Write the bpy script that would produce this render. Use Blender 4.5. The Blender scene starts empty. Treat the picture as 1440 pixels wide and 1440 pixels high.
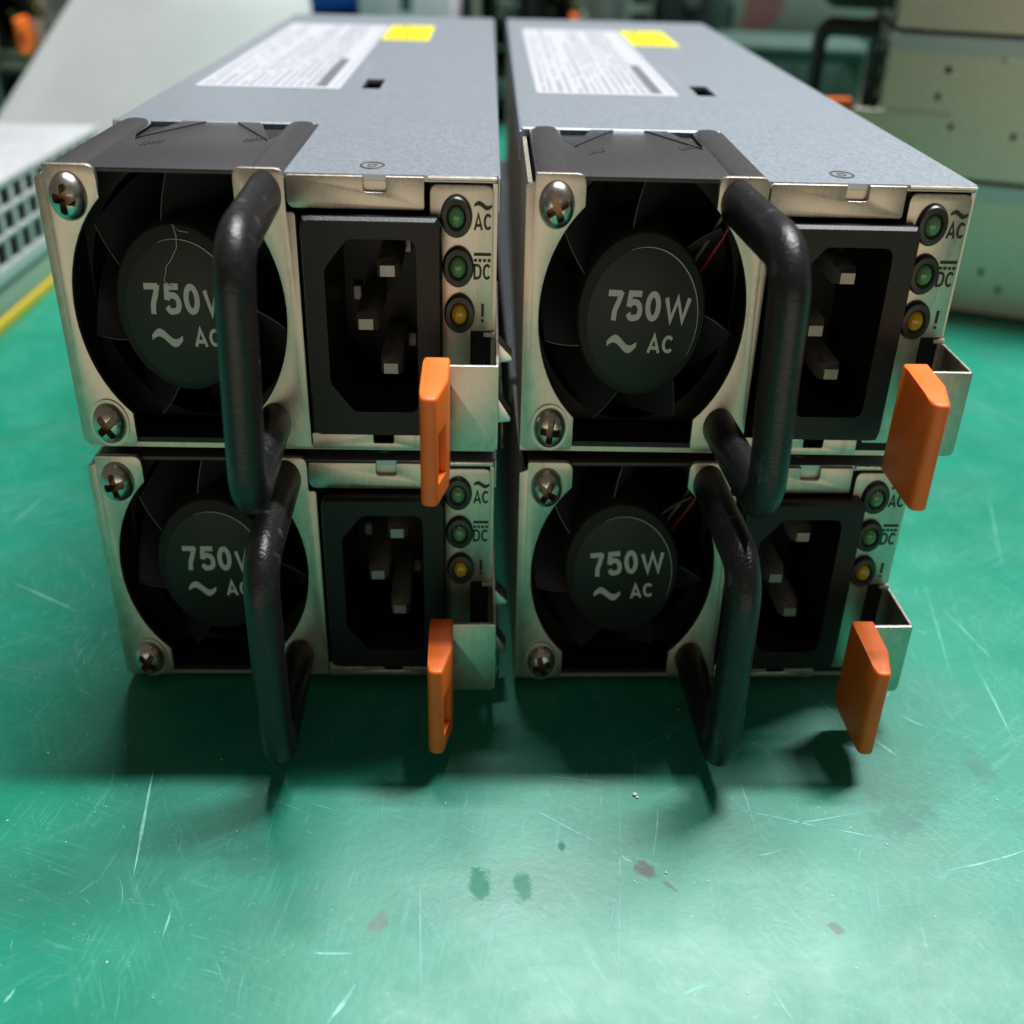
import bpy, bmesh, math, random
from mathutils import Matrix, Vector, Euler
random.seed(7)
PI = math.pi
R = math.radians
sc = bpy.context.scene
C = sc.collection
MM = 0.001
SQ = 0.75          # the photograph shows everything at three quarters of its width: x proportions follow it

# ------------------------------------------------------------------ camera
cam_d = bpy.data.cameras.new('camera')
cam = bpy.data.objects.new('camera', cam_d); C.objects.link(cam); sc.camera = cam
cp, cy, cr = R(-29.394), R(1.839), R(1.624)
fw = Vector((math.sin(cy)*math.cos(cp), math.cos(cy)*math.cos(cp), math.sin(cp)))
rt = Vector((math.cos(cy), -math.sin(cy), 0)); up = rt.cross(fw)
r2 = rt*math.cos(cr) + up*math.sin(cr); u2 = -rt*math.sin(cr) + up*math.cos(cr)
m = Matrix((r2, u2, -fw)).transposed().to_4x4(); m.translation = Vector((14.57, -141.09, 110.48))*MM
cam.matrix_world = m
cam_d.sensor_width = 36; cam_d.lens = 36*1524.0/1440
cam_d.clip_start = 0.005; cam_d.clip_end = 20
cam_d.dof.use_dof = True; cam_d.dof.focus_distance = 0.148; cam_d.dof.aperture_fstop = 18

# ------------------------------------------------------------------ world and lamps
w = bpy.data.worlds.new('World'); sc.world = w; w.use_nodes = True
bg = w.node_tree.nodes['Background']; bg.inputs[0].default_value = (1.0, 0.86, 0.70, 1); bg.inputs[1].default_value = 0.10
def tube(name, loc, sx, sy, power, col, rot=(0, 0, 0)):
    l = bpy.data.lights.new(name, 'AREA'); l.shape = 'RECTANGLE'; l.size = sx; l.size_y = sy; l.energy = power; l.color = col
    o = bpy.data.objects.new(name, l); C.objects.link(o); o.location = loc; o.rotation_euler = rot
    return o
tube('tube_lamp', (0.36, 0.415, 1.5), 1.04, 0.05, 51, (0.95, 0.98, 1.0), (R(-15), 0, 0))
tube('warm_fill', (0.02, -0.62, -0.10), 0.9, 0.32, 0.98, (1.0, 0.82, 0.63), (R(97), 0, 0))      # added warm fill behind the camera, below the table's edge; no lamp stands there
sc.view_settings.view_transform = 'Standard'; sc.view_settings.look = 'None'
sc.view_settings.exposure = 0; sc.view_settings.gamma = 1; sc.view_settings.use_curve_mapping = False

# ------------------------------------------------------------------ materials
MATS = {}
def mat(name, col, rough=0.5, metal=0.0, noise=None, bump=None, spec=0.5, coat=0.0, sss=0.0, scuff=None):
    """noise=(scale, low factor, high factor, stretch); bump=(scale, strength, distance)"""
    mt = bpy.data.materials.new(name); mt.use_nodes = True; nt = mt.node_tree; b = nt.nodes['Principled BSDF']
    b.inputs['Base Color'].default_value = (*col, 1); b.inputs['Roughness'].default_value = rough
    b.inputs['Metallic'].default_value = metal; b.inputs['Specular IOR Level'].default_value = spec
    b.inputs['Coat Weight'].default_value = coat
    if sss:
        b.inputs['Subsurface Weight'].default_value = sss; b.inputs['Subsurface Radius'].default_value = (0.002, 0.0006, 0.0002)
        b.inputs['Subsurface Scale'].default_value = 1.0
    tc = nt.nodes.new('ShaderNodeTexCoord')
    if noise:
        mp = nt.nodes.new('ShaderNodeMapping'); mp.inputs['Scale'].default_value = noise[3]
        nt.links.new(tc.outputs['Object'], mp.inputs['Vector'])
        n = nt.nodes.new('ShaderNodeTexNoise'); n.inputs['Scale'].default_value = noise[0]; n.inputs['Detail'].default_value = 6
        n.inputs['Roughness'].default_value = 0.65
        nt.links.new(mp.outputs[0], n.inputs['Vector'])
        rp = nt.nodes.new('ShaderNodeValToRGB'); rp.color_ramp.elements[0].position = 0.3; rp.color_ramp.elements[1].position = 0.7
        rp.color_ramp.elements[0].color = tuple(c*noise[1] for c in col)+(1,); rp.color_ramp.elements[1].color = tuple(min(1, c*noise[2]) for c in col)+(1,)
        nt.links.new(n.outputs[0], rp.inputs[0]); nt.links.new(rp.outputs[0], b.inputs['Base Color'])
        mr = nt.nodes.new('ShaderNodeMapRange'); mr.inputs['From Min'].default_value = 0.3; mr.inputs['From Max'].default_value = 0.7
        mr.inputs['To Min'].default_value = rough*0.93; mr.inputs['To Max'].default_value = min(1, rough*1.1)
        nt.links.new(n.outputs[0], mr.inputs['Value']); nt.links.new(mr.outputs[0], b.inputs['Roughness'])
    if scuff:                                                # (scale, threshold, colour, amount, stretch)
        mp2 = nt.nodes.new('ShaderNodeMapping'); mp2.inputs['Scale'].default_value = scuff[4]; nt.links.new(tc.outputs['Object'], mp2.inputs['Vector'])
        n3 = nt.nodes.new('ShaderNodeTexNoise'); n3.inputs['Scale'].default_value = scuff[0]; n3.inputs['Detail'].default_value = 7; n3.inputs['Roughness'].default_value = 0.72
        nt.links.new(mp2.outputs[0], n3.inputs['Vector'])
        m3 = nt.nodes.new('ShaderNodeMapRange'); m3.inputs['From Min'].default_value = scuff[1]; m3.inputs['From Max'].default_value = scuff[1]+0.07
        m3.inputs['To Max'].default_value = scuff[3]; nt.links.new(n3.outputs[0], m3.inputs['Value'])
        mx = nt.nodes.new('ShaderNodeMix'); mx.data_type = 'RGBA'; nt.links.new(m3.outputs[0], mx.inputs[0]); mx.inputs[7].default_value = (*scuff[2], 1)
        if b.inputs['Base Color'].is_linked: nt.links.new(b.inputs['Base Color'].links[0].from_socket, mx.inputs[6])
        else: mx.inputs[6].default_value = (*col, 1)
        nt.links.new(mx.outputs[2], b.inputs['Base Color'])
    if bump:
        n2 = nt.nodes.new('ShaderNodeTexNoise'); n2.inputs['Scale'].default_value = bump[0]; n2.inputs['Detail'].default_value = 3
        nt.links.new(tc.outputs['Object'], n2.inputs['Vector'])
        bp = nt.nodes.new('ShaderNodeBump'); bp.inputs['Strength'].default_value = bump[1]; bp.inputs['Distance'].default_value = bump[2]
        nt.links.new(n2.outputs[0], bp.inputs['Height']); nt.links.new(bp.outputs[0], b.inputs['Normal'])
    MATS[name] = mt
    return mt
mat('zinc', (0.64, 0.59, 0.51), 0.42, 1.0, noise=(1100, 0.84, 1.1, (1, 1, 0.5)), bump=(2500, 0.10, 0.0001), scuff=(320, 0.60, (0.42, 0.38, 0.32), 0.5, (1, 1, 0.3)))
mat('zinc_bright', (0.72, 0.70, 0.66), 0.28, 1.0, noise=(700, 0.8, 1.1, (1, 1, 1)), bump=(1500, 0.1, 0.0001))
mat('cover', (0.49, 0.54, 0.60), 0.42, 0.9, noise=(2100, 0.91, 1.06, (1, 1, 1)), scuff=(300, 0.61, (0.64, 0.68, 0.72), 0.4, (1, 0.05, 1)), bump=(3200, 0.07, 0.0001))
mat('black_plastic', (0.008, 0.008, 0.009), 0.42, spec=0.35, bump=(3500, 0.35, 0.0001))
mat('fan_plastic_lit', (0.044, 0.042, 0.045), 0.42, noise=(1800, 0.85, 1.15, (1, 1, 1)), bump=(3600, 0.25, 0.0001), scuff=(700, 0.66, (0.3, 0.3, 0.3), 0.6, (1, 1, 1)))  # lighter copy for the fan's top skin: light from above put into the colour
mat('blade_plastic', (0.040, 0.040, 0.045), 0.34)
mat('fan_plastic_shaded', (0.006, 0.006, 0.007), 0.55)  # same fan plastic, darkened: shade inside the mouth put into the colour
mat('recess', (0.30, 0.21, 0.14), 0.45, 0.9)  # shade and dark reflection inside the screw heads, painted as a darker brown
mat('hub', (0.014, 0.014, 0.013), 0.62, spec=0.3, bump=(3500, 0.15, 0.0001))
mat('hub_film', (0.018, 0.018, 0.017), 0.45, spec=0.35, bump=(2500, 0.1, 0.0001))
mat('grey_print', (0.60, 0.59, 0.57), 0.6)
mat('rubber', (0.012, 0.012, 0.014), 0.34, noise=(1500, 0.7, 1.5, (1, 1, 1)), bump=(2400, 0.7, 0.00015), scuff=(420, 0.60, (0.09, 0.09, 0.10), 0.8, (1, 1, 0.6)))
mat('orange', (1.0, 0.185, 0.022), 0.42, noise=(220, 0.88, 1.05, (1, 1, 1)), bump=(900, 0.18, 0.0001), sss=0.15, scuff=(600, 0.64, (0.98, 0.38, 0.16), 0.45, (1, 1, 0.5)))
mat('pin_metal', (0.40, 0.38, 0.345), 0.42, 0.55, noise=(900, 0.8, 1.1, (1, 1, 1)))
mat('led_ring', (0.028, 0.03, 0.03), 0.35)
mat('led_green', (0.10, 0.27, 0.11), 0.15, coat=0.6)
mat('led_amber', (0.52, 0.35, 0.01), 0.15, coat=0.6)
mat('ink', (0.012, 0.012, 0.013), 0.5)
mat('label_white', (0.52, 0.52, 0.56), 0.5)
mat('label_ink', (0.34, 0.34, 0.38), 0.5)
mat('label_bar', (0.15, 0.16, 0.17), 0.5)
mat('yellow', (0.86, 0.78, 0.02), 0.45)
mat('yellow_ink', (0.16, 0.14, 0.01), 0.5)
mat('red_wire', (0.25, 0.008, 0.03), 0.4)
mat('blue_wire', (0.02, 0.10, 0.20), 0.4)
mat('white_wire', (0.16, 0.15, 0.12), 0.4)
mat('dark_hole', (0.008, 0.008, 0.008), 0.8)
mat('foam', (0.72, 0.73, 0.72), 0.7, noise=(40, 0.94, 1.03, (1, 1, 1)), bump=(260, 0.1, 0.001))
mat('vent_metal', (0.62, 0.63, 0.64), 0.45, 0.35, noise=(300, 0.85, 1.1, (1, 1, 1)))
mat('circuit_board', (0.36, 0.47, 0.37), 0.4)
mat('gold', (0.85, 0.60, 0.06), 0.4, 0.3)
mat('blue_cloth', (0.05, 0.15, 0.95), 0.6, bump=(90, 0.4, 0.003))
mat('white_card', (0.78, 0.72, 0.80), 0.6, noise=(60, 0.85, 1.05, (1, 1, 1)))
mat('grey_case', (0.20, 0.21, 0.22), 0.45, 0.5)
mat('dark_case', (0.02, 0.022, 0.026), 0.45)
mat('green_case', (0.05, 0.10, 0.08), 0.5, noise=(50, 0.85, 1.1, (1, 1, 1)))
mat('pink_card', (0.50, 0.22, 0.22), 0.6)
mat('pale_green', (0.30, 0.38, 0.33), 0.5)
mat('dust', (0.75, 0.78, 0.75), 0.7)
mat('thread', (0.45, 0.44, 0.42), 0.6)

# the green mat: colour, wear and smudges of its own
def mat_table():
    mt = bpy.data.materials.new('green_mat'); mt.use_nodes = True; nt = mt.node_tree; N = nt.nodes; L = nt.links
    b = N['Principled BSDF']; tc = N.new('ShaderNodeTexCoord'); geo = tc.outputs['Object']
    def noise(scale, det, rough=0.6, vec=geo, dist=0):
        n = N.new('ShaderNodeTexNoise'); n.inputs['Scale'].default_value = scale; n.inputs['Detail'].default_value = det
        n.inputs['Roughness'].default_value = rough; n.inputs['Distortion'].default_value = dist; L.new(vec, n.inputs['Vector']); return n.outputs[0]
    def ramp(v, a, c, ca=(0, 0, 0, 1), cb=(1, 1, 1, 1)):
        r = N.new('ShaderNodeValToRGB'); r.color_ramp.elements[0].position = a; r.color_ramp.elements[1].position = c
        r.color_ramp.elements[0].color = ca; r.color_ramp.elements[1].color = cb; L.new(v, r.inputs[0]); return r.outputs[0]
    def mix(f, a, c, mode='MIX'):
        x = N.new('ShaderNodeMix'); x.data_type = 'RGBA'; x.blend_type = mode
        if hasattr(f, 'is_linked') or hasattr(f, 'links'): L.new(f, x.inputs[0])
        else: x.inputs[0].default_value = f
        for s, v in ((6, a), (7, c)):
            if isinstance(v, tuple): x.inputs[s].default_value = v
            else: L.new(v, x.inputs[s])
        return x.outputs[2]
    def math_(op, a, c=None):
        x = N.new('ShaderNodeMath'); x.operation = op
        for s, v in ((0, a), (1, c)):
            if v is None: continue
            if isinstance(v, (int, float)): x.inputs[s].default_value = v
            else: L.new(v, x.inputs[s])
        return x.outputs[0]
    base = mix(ramp(noise(14, 6), 0.3, 0.7), (0.003, 0.185, 0.106, 1), (0.008, 0.25, 0.16, 1))
    base = mix(math_('MULTIPLY', ramp(noise(55, 8, 0.75), 0.45, 0.75), 0.36), base, (0.05, 0.33, 0.22, 1))    # chalky haze
    base = mix(math_('MULTIPLY', ramp(noise(22, 7, 0.68, dist=1.2), 0.46, 0.72), 0.42), base, (0.06, 0.17, 0.135, 1))  # grey grime
    for k, (ang, sx, sc_) in enumerate(((35, 14, 60), (-62, 16, 75), (-20, 20, 110), (80, 18, 90))):        # fine scuffs in several directions
        mp = N.new('ShaderNodeMapping'); mp.vector_type = 'TEXTURE'; mp.inputs['Rotation'].default_value = (0, 0, R(ang)); mp.inputs['Scale'].default_value = (1, 1.0/sx, 1); mp.inputs['Location'].default_value = (k*3.1, k*1.7, 0)
        L.new(geo, mp.inputs['Vector'])
        sf = ramp(noise(sc_, 4, 0.75, mp.outputs[0], 0.6), 0.54, 0.66)
        sf = math_('MULTIPLY', sf, ramp(noise(30+17*k, 3, 0.6), 0.45, 0.66))
        base = mix(math_('MULTIPLY', sf, 0.38), base, (0.11, 0.41, 0.32, 1))
    spk = ramp(noise(1400, 2, 0.5), 0.70, 0.78); base = mix(math_('MULTIPLY', spk, 0.4), base, (0.22, 0.45, 0.38, 1))
    # smudges at their own places (centre, size in mm, colour)
    sep = N.new('ShaderNodeSeparateXYZ'); L.new(geo, sep.inputs[0])
    wob = noise(330, 7, 0.8); dull = []
    def spot(cx, cyy, rx, ry, ang, col, amt):
        nonlocal base
        mp = N.new('ShaderNodeMapping'); mp.vector_type = 'TEXTURE'
        mp.inputs['Location'].default_value = (cx*MM, cyy*MM, 0); mp.inputs['Rotation'].default_value = (0, 0, R(ang)); mp.inputs['Scale'].default_value = (rx*MM, ry*MM, 1)
        L.new(geo, mp.inputs['Vector'])
        s2 = N.new('ShaderNodeSeparateXYZ'); L.new(mp.outputs[0], s2.inputs[0])
        d = math_('SQRT', math_('ADD', math_('MULTIPLY', s2.outputs[0], s2.outputs[0]), math_('MULTIPLY', s2.outputs[1], s2.outputs[1])))
        d = math_('ADD', d, math_('MULTIPLY', math_('SUBTRACT', wob, 0.5), 3.4))
        f = math_('MULTIPLY', ramp(d, 0.55, 0.95, (1, 1, 1, 1), (0, 0, 0, 1)), amt)
        base = mix(f, base, col); dull.append(f)
    for s in SPOTS: spot(*s)
    L.new(base, b.inputs['Base Color'])
    rg = ramp(noise(40, 6, 0.7), 0.3, 0.7, (0.30, 0.30, 0.30, 1), (0.43, 0.43, 0.43, 1)); L.new(rg, b.inputs['Roughness'])
    tot = dull[0]
    for d_ in dull[1:]: tot = math_('MAXIMUM', tot, d_)
    L.new(math_('MULTIPLY', math_('SUBTRACT', 1.0, math_('MULTIPLY', tot, 0.85)), 0.33), b.inputs['Specular IOR Level'])
    bp = N.new('ShaderNodeBump'); bp.inputs['Strength'].default_value = 0.07; bp.inputs['Distance'].default_value = 0.0003
    L.new(noise(900, 4), bp.inputs['Height']); L.new(bp.outputs[0], b.inputs['Normal'])
    MATS['green_mat'] = mt
SPOTS = [  # places on the mat, millimetres
    (37.0, -39.3, 2.4, 1.2, -55, (0.14, 0.10, 0.10, 1), 0.7), (39.9, -42.2, 1.6, 0.5, -40, (0.14, 0.11, 0.11, 1), 0.55),
    (15.0, -42.0, 1.7, 3.4, 5, (0.0, 0.18, 0.10, 1), 0.72), (20.5, -42.5, 1.4, 3.0, 8, (0.0, 0.18, 0.10, 1), 0.6),
    (2.4, -48.0, 1.7, 1.2, 60, (0.20, 0.16, 0.14, 1), 0.45), (59.8, -48.6, 1.4, 0.9, -50, (0.15, 0.11, 0.11, 1), 0.5),
    (26.0, -35.3, 0.5, 0.9, 0, (0.0, 0.13, 0.09, 1), 0.7), (90.0, -20.0, 2.5, 4.5, 10, (0.10, 0.15, 0.13, 1), 0.35),
    (-15.0, -38.0, 6.0, 3.0, 15, (0.05, 0.12, 0.10, 1), 0.3), (75, -30, 8, 3, 25, (0.06, 0.14, 0.12, 1), 0.3)]
mat_table()

# ------------------------------------------------------------------ mesh helpers (all in true millimetres, x before the squeeze)
def box(bm, x0, x1, y0, y1, z0, z1, bev=0.0, seg=2):
    r = bmesh.ops.create_cube(bm, size=1.0); vs = r['verts']
    for v in vs: v.co = Vector((x0+(v.co.x+.5)*(x1-x0), y0+(v.co.y+.5)*(y1-y0), z0+(v.co.z+.5)*(z1-z0)))
    if bev:
        es = list({e for v in vs for e in v.link_edges})
        bmesh.ops.bevel(bm, geom=es, offset=bev, segments=seg, profile=0.5, affect='EDGES', clamp_overlap=True)
def fillet(poly, rad, n=4):
    """round the corners; points are (x, y) or (x, y, r)"""
    out = []; k = len(poly)
    for i in range(k):
        p = Vector(poly[i][:2]); r = poly[i][2] if len(poly[i]) > 2 else rad
        a = Vector(poly[i-1][:2])-p; b = Vector(poly[(i+1) % k][:2])-p
        if r <= 0 or a.length < 1e-6 or b.length < 1e-6: out.append(p); continue
        ang = a.angle(b)
        if ang > 3.0: out.append(p); continue
        d = min(r/math.tan(ang/2), a.length*.48, b.length*.48)
        pa = p+a.normalized()*d; pb = p+b.normalized()*d
        for j in range(n+1):
            t = j/n; out.append(pa*(1-t)**2 + p*2*t*(1-t) + pb*t*t)
    return out
def prism(bm, poly, lo, hi, axis='y', bev=0.0):
    """extrude a 2-D outline; axis y: (x, z), axis z: (x, y), axis x: (y, z)"""
    def P(p, h): return Vector((p[0], h, p[1])) if axis == 'y' else Vector((p[0], p[1], h)) if axis == 'z' else Vector((h, p[0], p[1]))
    va = [bm.verts.new(P(p, lo)) for p in poly]; vb = [bm.verts.new(P(p, hi)) for p in poly]; n = len(poly)
    fs = [bm.faces.new(va), bm.faces.new(vb[::-1])]
    for i in range(n): fs.append(bm.faces.new((va[i], vb[i], vb[(i+1) % n], va[(i+1) % n])))
    bmesh.ops.recalc_face_normals(bm, faces=fs)
    if bev:
        es = [e for f in fs[:2] for e in f.edges]
        bmesh.ops.bevel(bm, geom=es, offset=bev, segments=2, profile=0.5, affect='EDGES', clamp_overlap=True)
def ringprism(bm, outer, inner, lo, hi, axis='y'):
    """outline with a hole; both outlines have the same number of points"""
    def P(p, h): return Vector((p[0], h, p[1])) if axis == 'y' else Vector((p[0], p[1], h)) if axis == 'z' else Vector((h, p[0], p[1]))
    n = len(outer); A = [[bm.verts.new(P(p, h)) for p in o] for o in (outer, inner) for h in (lo, hi)]
    fs = []
    for i in range(n):
        j = (i+1) % n
        for a, b in ((0, 2), (2, 3), (3, 1), (1, 0)):
            fs.append(bm.faces.new((A[a][i], A[a][j], A[b][j], A[b][i])))
    bmesh.ops.recalc_face_normals(bm, faces=fs)
def resample(poly, n):
    P = [Vector(p[:2]) for p in poly]; L = [(P[(i+1) % len(P)]-P[i]).length for i in range(len(P))]; T = sum(L); out = []
    for k in range(n):
        t = T*k/n; i = 0
        while t > L[i] and i < len(L)-1: t -= L[i]; i += 1
        out.append(P[i].lerp(P[(i+1) % len(P)], t/max(L[i], 1e-9)))
    return out
def circle(cx, cz, r, n=48, a0=0, a1=2*PI):
    full = abs(a1-a0-2*PI) < 1e-6
    return [(cx+r*math.cos(a0+(a1-a0)*i/(n if full else n-1)), cz+r*math.sin(a0+(a1-a0)*i/(n if full else n-1))) for i in range(n)]
def lathe_y(bm, cx, cz, prof, n=32):
    """profile of (radius, y) turned about an axis along y"""
    rings = []
    for r, y in prof:
        if r < 1e-6: rings.append([bm.verts.new((cx, y, cz))])
        else: rings.append([bm.verts.new((cx+r*math.cos(2*PI*i/n), y, cz+r*math.sin(2*PI*i/n))) for i in range(n)])
    fs = []
    for a, b in zip(rings, rings[1:]):
        for i in range(n):
            j = (i+1) % n
            if len(a) == 1 and len(b) == 1: continue
            if len(a) == 1: fs.append(bm.faces.new((a[0], b[i], b[j])))
            elif len(b) == 1: fs.append(bm.faces.new((a[i], a[j], b[0])))
            else: fs.append(bm.faces.new((a[i], a[j], b[j], b[i])))
    bmesh.ops.recalc_face_normals(bm, faces=fs)
def tubepath(bm, pts, r, n=16, caps=True):
    pts = [Vector(p) for p in pts]; rings = []; ref = None
    for i, p in enumerate(pts):
        t = (pts[min(i+1, len(pts)-1)]-pts[max(i-1, 0)]).normalized()
        if ref is None:
            ref = Vector((1, 0, 0)) if abs(t.x) < 0.9 else Vector((0, 0, 1))
        ref = (ref - t*ref.dot(t)).normalized(); bi = t.cross(ref)
        rr = r[i] if isinstance(r, (list, tuple)) else r
        rings.append([bm.verts.new(p+ref*rr*math.cos(2*PI*k/n)+bi*rr*math.sin(2*PI*k/n)) for k in range(n)])
    fs = []
    for a, b in zip(rings, rings[1:]):
        for k in range(n): fs.append(bm.faces.new((a[k], a[(k+1) % n], b[(k+1) % n], b[k])))
    if caps: fs += [bm.faces.new(rings[0][::-1]), bm.faces.new(rings[-1])]
    bmesh.ops.recalc_face_normals(bm, faces=fs)
def to_mesh(bm, name, material, smooth=True, angle=35):
    me = bpy.data.meshes.new(name)
    for f in bm.faces: f.smooth = smooth
    for e in bm.edges:
        if len(e.link_faces) == 2 and e.calc_face_angle(0) > R(angle): e.smooth = False
    bm.to_mesh(me); bm.free(); me.materials.append(MATS[material]); return me
def build(fn, name, material, **k):
    bm = bmesh.new(); fn(bm); return to_mesh(bm, name, material, **k)
def boolean(me, cut_bm, name):
    """cut a shape out of a mesh"""
    a = bpy.data.objects.new('tmp_a', me); cm = bpy.data.meshes.new('tmp'); cut_bm.to_mesh(cm); cut_bm.free()
    b = bpy.data.objects.new('tmp_b', cm); C.objects.link(a); C.objects.link(b)
    md = a.modifiers.new('cut', 'BOOLEAN'); md.object = b; md.operation = 'DIFFERENCE'; md.solver = 'EXACT'
    dg = bpy.context.evaluated_depsgraph_get(); out = bpy.data.meshes.new_from_object(a.evaluated_get(dg)); out.name = name
    bpy.data.objects.remove(a); bpy.data.objects.remove(b)
    bm = bmesh.new(); bm.from_mesh(out)
    for e in bm.edges: e.smooth = not (len(e.link_faces) == 2 and e.calc_face_angle(0) > R(35))
    bm.to_mesh(out); bm.free()
    return out
def smooth_path(p, n=8, closed=False):
    out = []; m_ = len(p); P = [Vector(q) for q in p]
    for i in range(m_ if closed else m_-1):
        a, b, c, d = (P[(i-1) % m_], P[i], P[(i+1) % m_], P[(i+2) % m_]) if closed else (P[max(i-1, 0)], P[i], P[i+1], P[min(i+2, m_-1)])
        for k in range(n):
            t = k/n; out.append(0.5*((2*b)+(c-a)*t+(2*a-5*b+4*c-d)*t*t+(3*b-a-3*c+d)*t**3))
    if not closed: out.append(P[-1])
    return out
def arc_path(cx, cz, rx, rz, a0, a1, n=28): return [Vector((cx+rx*math.cos(R(a0+(a1-a0)*k/n)), cz+rz*math.sin(R(a0+(a1-a0)*k/n)))) for k in range(n+1)]
def V2(*p): return [Vector(q) for q in p]
def glyph(ch, t):
    h = t/2
    if ch == '7': return 0.60, [(V2((0.0, 1-h), (0.60-h*0.9, 1-h)), False), (smooth_path([(0.60-h, 1-h*0.4), (0.40, 0.64), (0.28, 0.33), (0.245, 0)]), False)]
    if ch == '5': return 0.60, [(V2((0.55, 1-h), (0.135, 1-h), (0.085, 0.47)), False), (smooth_path([(0.085, 0.50), (0.19, 0.60), (0.33, 0.62), (0.46, 0.54), (0.515, 0.35), (0.46, 0.16), (0.31, h), (0.17, 0.11), (0.075, 0.25)]), False)]
    if ch == '0': return 0.60, [(arc_path(0.30, 0.5, 0.30-h, 0.5-h, 0, 360)[:-1], True)]
    if ch == 'W': return 0.98, [(V2((0.06, 1), (0.265, h*0.6), (0.49, 1-h*0.3), (0.715, h*0.6), (0.92, 1)), False)]
    if ch == 'A': return 0.74, [(V2((0.06, 0), (0.37, 1-h*0.5), (0.68, 0)), False), (V2((0.17, 0.28), (0.57, 0.28)), False)]
    if ch == 'C': return 0.72, [(arc_path(0.37, 0.5, 0.37-h, 0.5-h, 42, 318), False)]
    if ch == 'D': return 0.70, [(V2((h, h), (h, 1-h), (0.30, 1-h)) + smooth_path([(0.32, 1-h), (0.55, 0.80), (0.70-h, 0.5), (0.55, 0.20), (0.32, h)]), True)]
    return 0.3, [(V2((0.15, 1.0), (0.15, 0.30)), False), (V2((0.15, 0.16), (0.15, 0.0)), False)]
def stroke(bm, pts, wd, y, closed):
    n = len(pts); L_, R_ = [], []
    for i, p in enumerate(pts):
        a = pts[i-1] if (closed or i > 0) else None; b = pts[(i+1) % n] if (closed or i < n-1) else None
        d1 = (p-a).normalized() if a is not None and (p-a).length > 1e-9 else None; d2 = (b-p).normalized() if b is not None and (b-p).length > 1e-9 else None
        if d1 is None: d1 = d2
        if d2 is None: d2 = d1
        n1 = Vector((-d1.y, d1.x)); n2 = Vector((-d2.y, d2.x)); mm_ = (n1+n2)
        mm_ = mm_.normalized() if mm_.length > 1e-6 else n1
        k = min(1/max(0.35, mm_.dot(n1)), 2.2)*wd/2
        L_.append(bm.verts.new((p.x+mm_.x*k, y, p.y+mm_.y*k))); R_.append(bm.verts.new((p.x-mm_.x*k, y, p.y-mm_.y*k)))
    for i in range(n if closed else n-1):
        j = (i+1) % n; bm.faces.new((L_[i], L_[j], R_[j], R_[i]))
def lettering(text, name, material, height, x0, z0, y, width, t=0.17, gap=0.10):
    """printed capitals on a face that looks towards -y, x0..x0+width, baseline z0"""
    gl = [glyph(c, t) for c in text]; tot = sum(g[0] for g in gl)+gap*(len(gl)-1); sx = width/tot
    bm = bmesh.new(); x = 0.0; kk = 0
    for wg, strokes in gl:
        for pts, closed in strokes:
            pp = [Vector((x0+(x+p.x)*sx, z0+p.y*height)) for p in pts]; stroke(bm, pp, t*height, y-0.006*kk, closed); kk += 1
        x += wg+gap
    for f in bm.faces:
        f.normal_update()
        if f.normal.y > 0: f.normal_flip()
    return to_mesh(bm, name, material, smooth=False)
def wave_strip(bm, x0, x1, z, amp, th, y, depth=0.03, n=20):
    """a tilde"""
    top, bot = [], []
    for i in range(n+1):
        t = i/n; x = x0+(x1-x0)*t; zz = z+amp*math.sin(2*PI*t); tk = th*(0.55+0.45*math.sin(PI*t))
        top.append((x, zz+tk/2)); bot.append((x, zz-tk/2))
    prism(bm, top+bot[::-1], y, y-depth, 'y')

# ------------------------------------------------------------------ the power supply, part by part (true mm, front face at y = 0)
FX, FZ = -34.8, 20.8                 # fan centre
PARTS = []                           # (name, parent index or None, mesh, origin)
def part(name, me, parent=None, origin=(0, 0, 0), tag=None):
    if origin != (0, 0, 0): me.transform(Matrix.Translation(-Vector(origin)))
    PARTS.append(dict(name=name, parent=parent, mesh=me, origin=Vector(origin), tag=tag)); return len(PARTS)-1
LEN = 213.0
def chassis(bm):
    box(bm, -56.2, 21.5, 0.9, LEN, 0.0, 0.8)
    box(bm, -56.2, -55.4, 0.9, LEN, 0.8, 38.4)
    box(bm, 20.7, 21.5, 0.3, LEN, 0.8, 38.4)
    box(bm, -55.4, 20.7, LEN-0.8, LEN, 0.8, 38.4)
    for x in (-50, 12): box(bm, x-2.5, x+2.5, 12, LEN-8, -1.2, 0.0, 0.4, 1)       # embossed runners underneath
ic = part('chassis', build(chassis, 'chassis', 'zinc'))
def side_holes(bm, y, z, r): lathe(bm, y, z, r)
for (y, z, r) in ((22, 30, 1.2), (20, 22.5, 1.1), (50, 13, 1.1), (58, 8, 1.1)):
    bm = bmesh.new(); prism(bm, circle(y, z, r, 16), 21.4, 21.56, 'x'); part('side_hole', to_mesh(bm, 'side_hole', 'dark_hole'), ic)
bm = bmesh.new(); prism(bm, fillet([(17, 13.5), (28, 13.5), (28, 15.2), (17, 15.2)], 0.5), 21.4, 21.56, 'x'); part('side_slot', to_mesh(bm, 'side_slot', 'dark_hole'), ic)
bm = bmesh.new(); prism(bm, circle(42, 34.5, 2.1, 24), 21.4, 21.9, 'x', 0.2); part('side_rivet', to_mesh(bm, 'side_rivet', 'zinc'), ic)
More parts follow.
